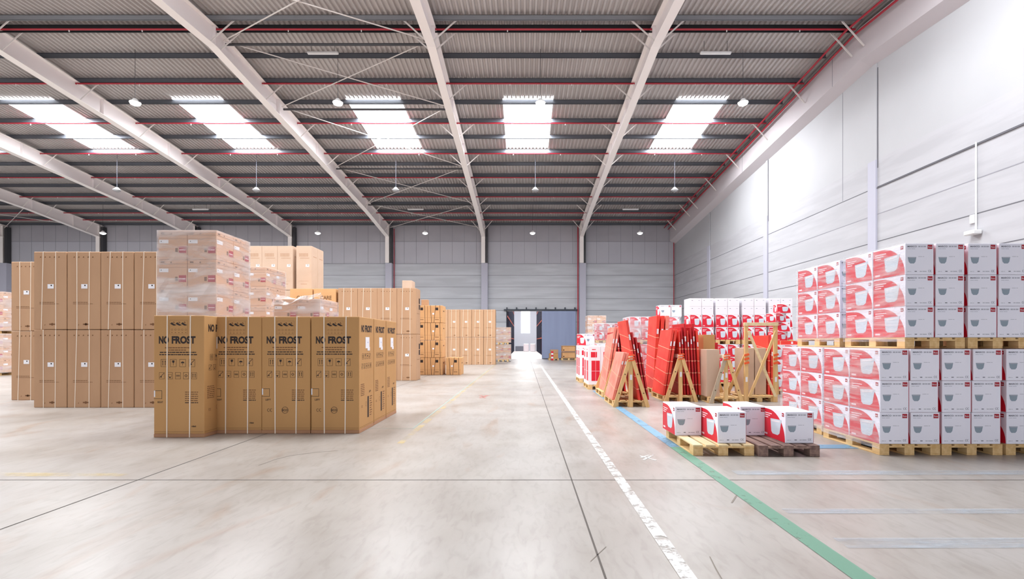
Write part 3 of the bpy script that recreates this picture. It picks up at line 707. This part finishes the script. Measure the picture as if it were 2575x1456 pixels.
tag(plain_box('small_carton', .37, .55, .3, M_kraftL), 'small pale carton lying on top of the tall pinkish cartons', 'carton').location = (PX(1013,18.6)+.19, 18.75, 3.522)
tag(plain_box('small_carton', .3, .3, .28, M_kraft2), 'small brown carton on top of the strapped square cartons', 'carton').location = (PX(1060,21.7)+.1, 22.0, 3.1)

# kraft cartons with red label on wrapped pallets
def rl(q, f):
    for fr, w_ in ((f['front'], .56), (f['right'], .56), (f['left'], .56)):
        q.r2(fr, .40, .545, .12, .25, M_redd); q.r2(fr, .41, .53, .175, .19, M_pinktop, .001); q.r2(fr, .02, .54, .40, .404, M_inkf); q.r2(fr, .01, .55, .47, .475, M_inkf)
        q.r2(fr, .05, .12, .49, .52, M_inkf); q.disc(fr, .25, .5, .015, M_inkf); words(q, fr, .33, .38, .14, .08, M_inkf, 2); q.r2(fr, .02, .2, .31, .38, M_label, .001); q.disc(fr, .06, .35, .01, M_ink, .002)
proto('rl', plain_box('labelled_carton', .56, .56, .557, mat('rosy_kraft_board', (206,164,134), .75), rl))
def film_shell(name, x0, x1, y0, y1, z0, z1, mt, label, grp='film around wrapped loads', top=True, amp=.006, sides='fblr'):
    q = MB(); k = q.m(mt); rn = random.Random(int(x0*100+y0*10)); n, mz = 10, 10
    def wall(ax, c, a0, a1, sgn):
        b = len(q.v)
        for j in range(mz+1):
            for i in range(n+1):
                a_ = a0+(a1-a0)*i/n; z = z0+(z1-z0)*j/mz; off = c + sgn*rn.uniform(0, amp) + (sgn*.0)
                edge = i in (0, n); off = c if edge else off
                q.v.append((off, a_, z) if ax == 'x' else (a_, off, z))
        for j in range(mz):
            for i in range(n): a_ = b+j*(n+1)+i; q.f.append((a_, a_+1, a_+n+2, a_+n+1)); q.mi.append(k)
    if 'f' in sides: wall('y', y0, x0, x1, -1)
    if 'r' in sides: wall('x', x1, y0, y1, 1)
    if 'b' in sides: wall('y', y1, x1, x0, 1)
    if 'l' in sides: wall('x', x0, y1, y0, -1)
    if top: q.poly([(x0,y0,z1),(x1,y0,z1),(x1,y1,z1),(x0,y1,z1)], mt)
    return tag(q.build(name), label, 'stretch film', grp)
def rl_stack(xl, y, tiers, nm, full=True, pk='pallet', film=True):
    xc, yc = xl+.565, y+.57; z = 0; names = ['lower','upper']
    for s_, t_ in enumerate(tiers):
        for dx in (0,): pallet(pk if s_ == 0 and False else 'palletfar', xc-.0, yc, z, 'wooden pallet under the %s half of the %s' % (names[s_], nm))
        z += .146; z0 = z
        for k in range(t_):
            for a_ in (0,1):
                for b_ in (0,1):
                    if not full and b_: continue
                    place('rl', (xl+.283+a_*.567, y+.283+b_*.567, z), random.uniform(-.004,.004), '%s %s kraft carton, %s tier, %s half of %s' % (('front','rear')[b_], ('left','right')[a_], ORD[k], names[s_], nm), 'carton', 'kraft cartons on wrapped pallets')
            z += .56
        if film: film_shell('stretch_film', xl-.014, xl+1.148, y-.014, y+1.148, z0-.03, z+.006, M_film, 'milky film around the %s half of the %s' % (names[s_], nm))
rl_stack(-7.11, 9.4, (3,3), 'tall wrapped stack')
rl_stack(-7.45-1.14, 14.0, (3,3), 'stack behind the tall one')
rl_stack(PX(688,11.8), 11.8, (3,1), 'low stack with torn film')
rl_stack(-23.75, 21.0, (3,3), 'stack at far left edge')
rl_stack(PX(1246,35.8), 35.8, (2,2), 'stack beside the door')
# torn loose film on the low stack
q = MB(); zt = 2.57; x0 = PX(688,11.8); k = q.m(M_film); b = 0; rn = random.Random(5)
for i in range(13):
    t = i/12; x = x0 - .03 + 1.2*t; zz = zt - .25 + .28*t + .04*math.sin(t*14); q.v += [(x, 11.74 - rn.uniform(0,.03), zz), (x, 11.76, zz + .07 + .05*math.sin(t*9+1)), (x, 11.95, zt+.02+.04*math.sin(t*11))]
for i in range(12):
    for j in range(2): a_ = 3*i+j; q.f.append((a_, a_+3, a_+4, a_+1)); q.mi.append(k)
tag(q.build('loose_film'), 'torn loose white film draped over the low wrapped stack', 'stretch film')

# ------------------------------------------------------------ basin cartons (right)
BW, BD, BH = .378, .585, .415
def basin_left(q, fr, W, H, redm=M_red, e=0):
    """red field under a quarter arc, basin picture and logo"""
    pts = [(.0, .0)]; 
    arc = [(W*(.28+.70*math.sin(R(a_))), H*(.06+.90*math.cos(R(a_)))) for a_ in range(0, 91, 9)]
    q.p2(fr, [(0,.004),(0,H*.96)] + arc + [(W*.98,.004)], redm, e)
    for k in range(3): q.r2(fr, W*.06, W*(.42-.08*k), H*(.80-.07*k), H*(.83-.07*k), M_pinktop, e+.001)
    q.p2(fr, [(W*.36,H*.66),(W*.84,H*.70),(W*.76,H*.24),(W*.68,H*.17),(W*.46,H*.17),(W*.40,H*.24)], M_basin, e+.001)
    q.p2(fr, [(W*.40,H*.62),(W*.79,H*.655),(W*.76,H*.60),(W*.43,H*.57)], M_whiteb, e+.002)
    q.p2(fr, [(W*.06,H*.08),(W*.22,H*.08),(W*.22,H*.14),(W*.06,H*.14)], M_pinktop, e+.001)
    q.r2(fr, W*.86, W*.94, H*.83, H*.94, M_redd, e+.001); q.r2(fr, W*.87, W*.93, H*.87, H*.895, M_whiteb, e+.002)
def basin_draw(q, f):
    fr = f['front']; W, H = BW, BH
    q.text(fr, 'MARCO', W*.07, W*.40, H*.875, H*.925, M_grey, .03); words(q, fr, W*.45, W*.74, H*.88, .016, M_greyl, 4); words(q, fr, W*.07, W*.35, H*.82, .005, M_greyl, 5)
    q.r2(fr, W*.78, W*.95, H*.82, H*.955, M_redd); q.text(fr, 'Roca', W*.80, W*.93, H*.86, H*.91, M_whiteb, .01, .001)
    q.p2(fr, [(W*.08,H*.56),(W*.38,H*.56),(W*.35,H*.41),(W*.30,H*.355),(W*.17,H*.355),(W*.115,H*.41)], M_basing)
    q.p2(fr, [(W*.10,H*.555),(W*.365,H*.555),(W*.35,H*.53),(W*.12,H*.53)], M_greyl, .001)
    words(q, fr, W*.45, W*.66, H*.57, .005, M_greyl, 6)
    words(q, fr, W*.06, W*.2, H*.09, .006, M_greyl, 7); q.r2(fr, W*.32, W*.40, H*.09, H*.115, M_grey); words(q, fr, W*.5, W*.74, H*.09, .009, M_greyl, 8); ce(q, fr, W*.80, H*.08, .028, M_grey, .004)
    basin_left(q, f['left'], BD, BH)
    basin_left(q, f['right'], BD, BH)
proto('basin', plain_box('basin_carton', BW, BD, BH, M_white, basin_draw, .004, M_pinktop))
def basinr_draw(q, f): basin_left(q, f['front'], .385, BH); basin_left(q, f['left'], BD, BH)
proto('basinr', plain_box('basin_carton', .385, BD, BH, M_whiteb, basinr_draw, .004, M_pinktop))
def basin_stack(xl, y, z, tiers, nm, pk='pallet', full=True, film=True, jit=.006, kind='basin'):
    pallet(pk, xl+.4, y+.6, z, 'wooden pallet under the %s' % nm); z += .146; z0 = z
    for k in range(tiers):
        sh = random.uniform(-.012,.012)
        for a_ in (0,1):
            for b_ in (0,1):
                if b_ and not full: continue
                place(kind, (xl+.2+a_*.386+ (.012 if a_ else 0) + sh*(1 if a_ else .2), y+.3+b_*.6+random.uniform(-.004,.004), z), random.uniform(-jit,jit),
                      '%s %s basin carton, %s tier, %s' % (('front','rear')[b_], ('left','right')[a_], ORD[k], nm), 'carton', 'basin cartons')
        z += .418
    if film: film_shell('stretch_film', xl-.016, xl+.83, y-.02, y+1.22, z0-.06, z+.01, M_filmP, 'streaky film, left side of %s' % nm, sides='l', top=False)
    return z
ZL = .146+3*.418+.004
basin_stack(4.68, 6.36, 0, 3, 'lower front pallet nearest the aisle in right stack')
basin_stack(5.50, 6.36, 0, 3, 'lower front pallet second from aisle in right stack', film=False)
basin_stack(6.345, 6.36, 0, 3, 'lower front pallet third from aisle in right stack', film=False)
basin_stack(4.77, 7.74, 0, 3, 'lower rear pallet in right stack')
basin_stack(5.62, 7.74, 0, 3, 'lower inner rear pallet in right stack', film=False, full=False)
basin_stack(5.06, 6.42, ZL, 3, 'upper front pallet nearest the aisle in right stack')
basin_stack(5.90, 6.42, ZL, 3, 'upper front pallet second from aisle in right stack', film=False)
basin_stack(6.70, 6.42, ZL, 3, 'upper front pallet third from aisle in right stack', film=False)
basin_stack(5.07, 7.76, ZL, 3, 'upper rear pallet in right stack')
# low pallets with four cartons
pallet('palletlight', PX(1743,6.33)+.4, 6.33+.6, 0, 'pale new pallet carrying two cartons, left of the low pair')
pallet('palletdark', PX(1743,6.33)+1.235, 6.29+.6, 0, 'dark weathered pallet carrying two cartons, right of the low pair')
zc = .146
for (x0_, Yf, lb) in ((PX(1697,6.95),6.95,'rear left carton on the pale low pallet'), (PX(1804,6.42),6.42,'front right carton on the pale low pallet'), (PX(1927,6.95)-.378,6.95,'rear left carton on the dark low pallet'), (PX(1974,6.42),6.42,'front right carton on the dark low pallet')):
    place('basin', (x0_+.19, Yf+.295, zc), .015, 'white and red basin carton, ' + lb, 'carton', 'basin cartons on the low pallets')

# back rows of basin cartons with white cartons above
def wdraw(q, f):
    fr = f['front']; q.r2(fr, .06, .1, .19, .205, M_grey); q.r2(fr, .28, .33, .19, .205, M_greyl)
proto('wbox', plain_box('white_carton', .385, .58, .265, M_whiteb, wdraw, .004))
back = [(5.50,16.0), (6.36,16.0), (7.24,16.0), (8.12,16.0)]
for i, (x, y) in enumerate(back):
    nm = 'pile under white cartons, %s from left' % ORD[i]
    z = basin_stack(x, y, 0, 3, nm + ', lower', 'palletfar', full=False, film=False, kind='basinr'); z = basin_stack(x, y, z+.004, 2, nm + ', upper', 'palletfar', full=False, film=False, kind='basinr')
    z += .003
    for k in range(2):
        for a_ in (0,1):
            place('wbox', (x+.2+a_*.395, y+.32, z+k*.268), 0, 'plain white carton atop the back pile, %s stack, %s tier, %s' % (ORD[i], ('lower','upper')[k], ('left','right')[a_]), 'carton', 'plain white cartons')
for i, (x, y) in enumerate(((3.85,17.5), (4.85,17.5))):
    nm = 'wrapped pile behind the racks, %s' % ('left','right')[i]
    z = basin_stack(x, y, 0, 3, nm + ', lower', 'palletfar', full=(i==0), film=False, kind='basinr'); z = basin_stack(x, y, z+.004, 2, nm + ', upper', 'palletfar', full=(i==0), film=False, kind='basinr')
    film_shell('stretch_film', x-.02, x+.84, y-.03, y+1.23, .2, z+.01, M_film, 'milky film around the %s pallet pile behind the racks' % ('left','right')[i])
for a_ in (0,1): place('basin', (5.15+.3*a_*1.32, 17.85, z+.012), 0, 'white and red basin carton lying on the highest pile behind the racks, %s' % ('left','right')[a_], 'carton', 'basin cartons')
for i, (x, y) in enumerate(((3.6,24.0), (4.5,24.0))):
    nm = 'distant wrapped pile near the door, %s' % ('left','right')[i]
    z = basin_stack(x, y, 0, 3, nm + ', lower', 'palletfar', full=False, film=False, kind='basinr'); z = basin_stack(x, y, z+.004, 2, nm + ', upper', 'palletfar', full=False, film=False, kind='basinr')
    film_shell('stretch_film', x-.02, x+.84, y-.03, y+1.23, .2, z+.01, M_film, 'milky film around the %s distant pallet pile' % ('left','right')[i])
rl_stack(PX(1478,30), 30, (3,2), 'tan stack near back wall')
# tall white cartons with red panel
def panel_draw(q, f):
    for fr, W in ((f['front'], .385), (f['left'], .56)):
        q.r2(fr, W*.25, W*.92, .12, .75, M_red); q.r2(fr, W*.25, W*.92, .42, .43, M_pinktop, .001); q.r2(fr, W*.2, W*.7, .85, 1.02, M_red); words(q, fr, W*.3, W*.6, 1.08, .03, M_red, 3); q.r2(fr, W*.58, W*.60, .1, 1.1, M_pinktop, .001)
proto('panelc', plain_box('shower_carton', .385, .56, 1.2, M_whiteb, panel_draw, .006))
for nm, x, y in (('nearer pallet left of the racks', 2.0, 15.0), ('farther pallet left of the racks', 2.02, 17.5)):
    pallet('palletfar', x+.4, y+.6, 0, 'wooden pallet, %s' % nm)
    for a_ in (0,1):
        for b_ in (0,1): place('panelc', (x+.2+a_*.39, y+.3+b_*.59, .146), 0, 'tall white carton with red panel on the %s, %s %s' % (nm, ('front','rear')[b_], ('left','right')[a_]), 'carton', 'white cartons with red panels')
o = place('basin', (2.28, 17.8, 1.35), .5, 'white and red carton set askew on the farther pallet left of the racks', 'carton', 'basin cartons')
for nm, x, y in (('pallet in front of the tall red boards', 3.0, 19.6),):
    basin_stack(x, y, 0, 3, nm, 'palletfar', full=False)

# crates beside the sliding door
def crate_draw(q, f): q.outl(f['front'], .02, 1.08, .02, .46, .03, M_inkf); q.r2(f['front'], .1, .2, .1, .18, M_ink)
proto('crate', plain_box('cardboard_crate', 1.1, .7, .48, M_kraftO, crate_draw, .01))
pallet('palletfar', PX(1430,38.6), 38.9, 0, 'wooden pallet beside the sliding door', R(90)); pallet('palletfar', PX(1408,38.6)-.5, 38.9, 0, 'small loaded pallet left of the crates by the sliding door', 0)
place('crate', (PX(1430,38.6), 38.85, .146), 0, 'lower brown crate beside the sliding door', 'crate'); place('crate', (PX(1430,38.6), 38.85, .66), 0, 'upper brown crate beside the sliding door', 'crate')
o = tag(plain_box('cardboard_crate', .7, .6, .38, M_kraft, None, .01), 'lower small brown crate left of the crates by the door', 'crate'); o.location = (PX(1408,38.6)-.5, 38.8, .146)
o = tag(plain_box('cardboard_crate', .62, .5, .3, M_kraft2, None, .01), 'upper small brown crate left of the crates by the door', 'crate'); o.location = (PX(1408,38.6)-.45, 38.8, .53)
q = MB()
for k in range(5): q.tube((PX(1388,38),37.6,.02+k*.14),(PX(1388,38),37.6,.16+k*.14), .09, M_red if k % 2 == 0 else M_whiteb, 12)
tag(q.build('striped_bollard'), 'red and white striped post in front of the sliding door', 'bollard')

# ------------------------------------------------------------ A-frame racks with flat cartons
def a_frame(x0, y0, nm, mt=M_timber, grey=False, tall_=False):
    r_ = tag(empty('a_frame_rack', (x0+.4, y0+.6, 0)), nm, 'rack', 'wooden A frame racks')
    for k in range(5): q = MB(); x = -.4+k*.1675; q.box(x, x+.13, -.6, .6, .122, .144, M_wood, ch=.003); q.build('deck_board', r_)
    for y in (-.6, -.07, .46):
        q = MB(); q.box(-.4, .4, y, y+.14, .1, .122, M_wood, ch=.003); q.build('cross_board', r_)
        for x in (-.4, -.07, .27): q = MB(); q.box(x, x+.13, y, y+.14, .022, .1, M_wood, ch=.003); q.build('block', r_)
    for x in (-.4, -.07, .27): q = MB(); q.box(x, x+.13, -.6, .6, 0, .022, M_wood, ch=.003); q.build('bottom_board', r_)
    H = 1.15
    for y in (-.625, .57):
        if not tall_:
            q = MB(); q.box(-.045, .045, y-.03, y+.03, .0 if y < 0 else .144, H, mt, ch=.004); q.box(-.025,.025,y-.033,y-.03,.62,.74,M_label); q.build('post', r_)
            for s_ in (-1, 1):
                q = MB(); q.bar((s_*.38, y-.045, .0 if y < 0 else .144), (s_*.04, y-.045, H-.08), .085, .035, M_woodg if (grey and s_ < 0) else mt, (0,1,0))
                for t in (.3, .7): q.tube((s_*(.38-.34*t), y-.07, t*(H-.08)), (s_*(.38-.34*t), y-.06, t*(H-.08)), .014, M_knot, 8)
                q.build('leg', r_)
    if not tall_:
        q = MB(); q.bar((0,-.68,H-.02),(0,.62,H-.02), .07, .09, M_strap); q.build('ridge_beam', r_)
        q = MB()
        for z in (H-.1, H-.04, H+.02): q.bar((-.07,-.69,z),(.07,-.68,z+.02), .02, .025, M_orange); q.bar((.075,-.69,z),(.075,-.5,z+.01), .01, .02, M_orange)
        q.build('tape', r_)
    else:
        Hh = 1.9
        for x in (-.36, .36):
            q = MB(); q.box(x-.045, x+.045, -.66, -.6, 0, Hh, mt, ch=.004); q.box(x-.025, x+.025, -.663, -.66, .5, .62, M_label); q.build('post', r_)
            q = MB(); q.bar((x, -.63, 1.2), (x-.28*(1 if x < 0 else -1), -.2, .144), .07, .04, mt, (0,1,0)); q.build('leg', r_)
            q = MB()
            for z in (.95, 1.05, 1.15): q.bar((x-.06,-.67,z),(x+.06,-.67,z+.03), .012, .05, M_orange)
            q.build('tape', r_)
        q = MB(); q.box(-.42, .42, -.67, -.61, Hh-.02, Hh+.06, M_woodp, ch=.004); q.build('top_rail', r_)
        q = MB(); q.bar((-.33,-.70,Hh-.15),(.33,-.70,.14), .06, .03, M_woodp, (0,1,0)); q.build('cross_brace', r_)
        q = MB(); q.bar((.33,-.74,Hh-.15),(-.33,-.74,.14), .06, .03, mt, (0,1,0)); q.build('cross_brace', r_)
    return r_
a_frame(2.04, 11.05, 'wooden A frame rack nearest the aisle, standing on the blue line')
a_frame(2.1, 12.95, 'wooden A frame rack behind the one nearest the aisle')
a_frame(3.48, 12.0, 'wooden A frame rack second from the aisle, loaded with deep red boards')
a_frame(3.65, 13.6, 'wooden A frame rack behind the one with deep red boards')
a_frame(4.48, 11.7, 'wooden A frame rack with one greyed leg, in front of brown boards', grey=True)
a_frame(5.44, 11.95, 'tall wooden rack with crossed braces and a top rail', tall_=True)
def flat(h, wd, t, mt, dg=True, strap=None):
    q = MB(); q.box(-t/2, t/2, -wd/2, wd/2, 0, h, mt, ch=.004); st = strap or M_pstrap
    V = Vector; L = (V((-t/2-.002, wd/2, 0)), V((0,-1,0)), V((0,0,1))); Rr = (V((t/2+.002, -wd/2, 0)), V((0,1,0)), V((0,0,1))); Fr = (V((-t/2,-wd/2-.002,0)), V((1,0,0)), V((0,0,1)))
    if dg:
        n = int(h/.3)
        for k in range(1, n):
            z = k*.3
            for fr in (L, Rr): q.p2(fr, [(0,z+.05),(wd,z-.05),(wd,z-.035),(0,z+.065)], st)
            q.r2(Fr, 0, t, z-.055, z-.035, st)
        q.r2(Fr, t*.2, t*.8, h*.75, h*.82, M_label, .001)
    return q.build('flat_carton')
FLAT = {}
def place_flat(key, args, x, y, z, tilt, label, grp):
    if key not in PROTO: proto(key, flat(*args))
    # tilt > 0 leans the top towards +X
    place(key, (x,y,z), 0, label, 'flat carton', grp, rot=(0, tilt, random.uniform(-.01,.01)))
Pz = .148
# rack one: right side leaners (tops to the left), left side pink ones
for k in range(4):
    key = 'fl_red' if k == 0 else 'fl_deep'; args = (1.86,1.0,.055,M_panel) if k == 0 else (1.7-.12*k,1.0,.04,M_paneld)
    place_flat(key+str(k), args, 2.655+.075*k if k else 2.66, 11.6+.02*k, Pz, -R(9), ('tall orange red flat carton leaning on the rack nearest the aisle' if k == 0 else 'deep red flat carton leaning behind the orange one on the nearest rack, %s layer' % ORD[k-1]), 'flat cartons on racks')
for k in range(2): place_flat('fl_pink', (1.12,1.0,.06,M_panelp), 2.06+.07*k, 11.62, Pz, R(14), 'pinkish film wrapped flat carton on the left side of the nearest rack, %s layer' % ('outer','inner')[k], 'flat cartons on racks')
for k in range(2): place_flat('fl_pinkt', (1.75,1.0,.06,M_panelp), 2.2+.08*k, 13.5, Pz, R(9), 'tall pinkish red flat carton on the rack behind the nearest, %s layer' % ('outer','inner')[k], 'flat cartons on racks')
for k in range(3): place_flat('fl_mid', (1.6,.9,.05,M_paneld), 2.55+.09*k, 13.5, Pz, -R(4), 'deep red flat carton standing on the rack behind the nearest, %s from left' % ORD[k], 'flat cartons on racks')
# rack two
for k in range(2): place_flat('fl_or', (1.66,1.05,.06,M_panel), 3.5+.08*k, 12.6, Pz, R(8), 'broad orange red flat carton leaning on the second rack, %s layer' % ('outer','inner')[k], 'flat cartons on racks')
for k in range(7):
    key = 'fl_d%d' % (k % 3); place_flat(key, (1.62+.09*(k % 3),.95,.045,M_paneld if k % 3 else M_panel), 3.99+.075*k, 12.64+.03*(k % 2), Pz, -R(3.0), 'deep red flat carton standing in the second rack, %s from left' % ORD[k], 'flat cartons on racks')
for k in range(3): place_flat('fl_b%d' % k, (2.08,.9,.09,M_panel if k < 2 else M_panelp), 3.72+.13*k, 14.2, Pz, R(3), 'very tall orange red flat carton behind the second rack, %s from left' % ORD[k], 'flat cartons on racks')
for k in range(5): place_flat('fl_c', (1.7,.9,.05,M_paneld), 4.2+.08*k, 14.2, Pz, -R(2), 'deep red flat carton behind the second rack, %s from left' % ORD[k], 'flat cartons on racks')
# brown boards on rack three
place_flat('br1', (1.15,.5,.32,M_kraftL,False), 4.62, 12.05+.0, Pz, 0, 'pale brown upright carton on the rack with the greyed leg', 'brown cartons on racks')
place_flat('br2', (1.52,.45,.30,M_kraft,False), 4.80, 12.75, Pz, 0, 'taller brown upright carton behind the pale one on the greyed rack', 'brown cartons on racks')
for k in range(4): place_flat('fl_e%d' % (k % 2), (1.46,.8,.085,M_panel if k % 2 == 0 else M_paneld), 5.12+.1*k if k < 2 else 5.30+.09*(k-1), 13.2+.6*(k//2)+.35, 0, 0, 'red flat carton upright between the third and fourth racks, %s from left' % ORD[k], 'flat cartons on racks')
# rack four
for k in range(2): place_flat('br3', (1.18,.5,.28,M_kraftL,False), 5.70+.30*k, 12.5, Pz, 0, 'pale brown upright carton inside the tall braced rack, %s' % ('left','right')[k], 'brown cartons on racks')
for k in range(3): place_flat('fl_g', (1.5,.8,.05,M_panel), 6.22+.07*k, 12.65, Pz if k == 0 else 0, 0, 'orange red flat carton at the right edge of the tall braced rack, %s from left' % ORD[k], 'flat cartons on racks')
# pile with small tilted cartons right of the tall rack
z = basin_stack(6.95, 13.6, 0, 3, 'pile right of the tall rack', 'palletfar', full=False, film=False, kind='basinr')
place_flat('fl_lay', (.75,.55,.11,M_panel), 7.0, 13.95, z+.056, R(90), 'red flat carton lying on the pile right of the tall rack', 'flat cartons on racks')
zz = z+.115
for k, (dx, rz_) in enumerate(((.0,.25),(.12,-.35),(-.05,.3),(.12,-.2))):
    if 'sm' not in PROTO:
        def smd(q, f): basin_left(q, f['front'], .36, .26); basin_left(q, f['left'], .36, .26)
        proto('sm', plain_box('small_carton', .36, .36, .26, M_whiteb, smd, .004, M_pinktop))
    place('sm', (7.33+dx, 13.95, zz+.263*k), rz_, 'small white and pink carton stacked askew right of the tall rack, %s from bottom' % ORD[k], 'carton', 'small cartons stacked askew')

# added area lights without fittings, brightening the far hall
for y in (47, 58, 69):
    L = bpy.data.lights.new('far_hall_fill', 'AREA'); L.shape = 'RECTANGLE'; L.size = 3; L.size_y = 3; L.energy = 620
    o = bpy.data.objects.new('far_hall_fill', L); COL.objects.link(o); o.location = (.4, y, 8.6)
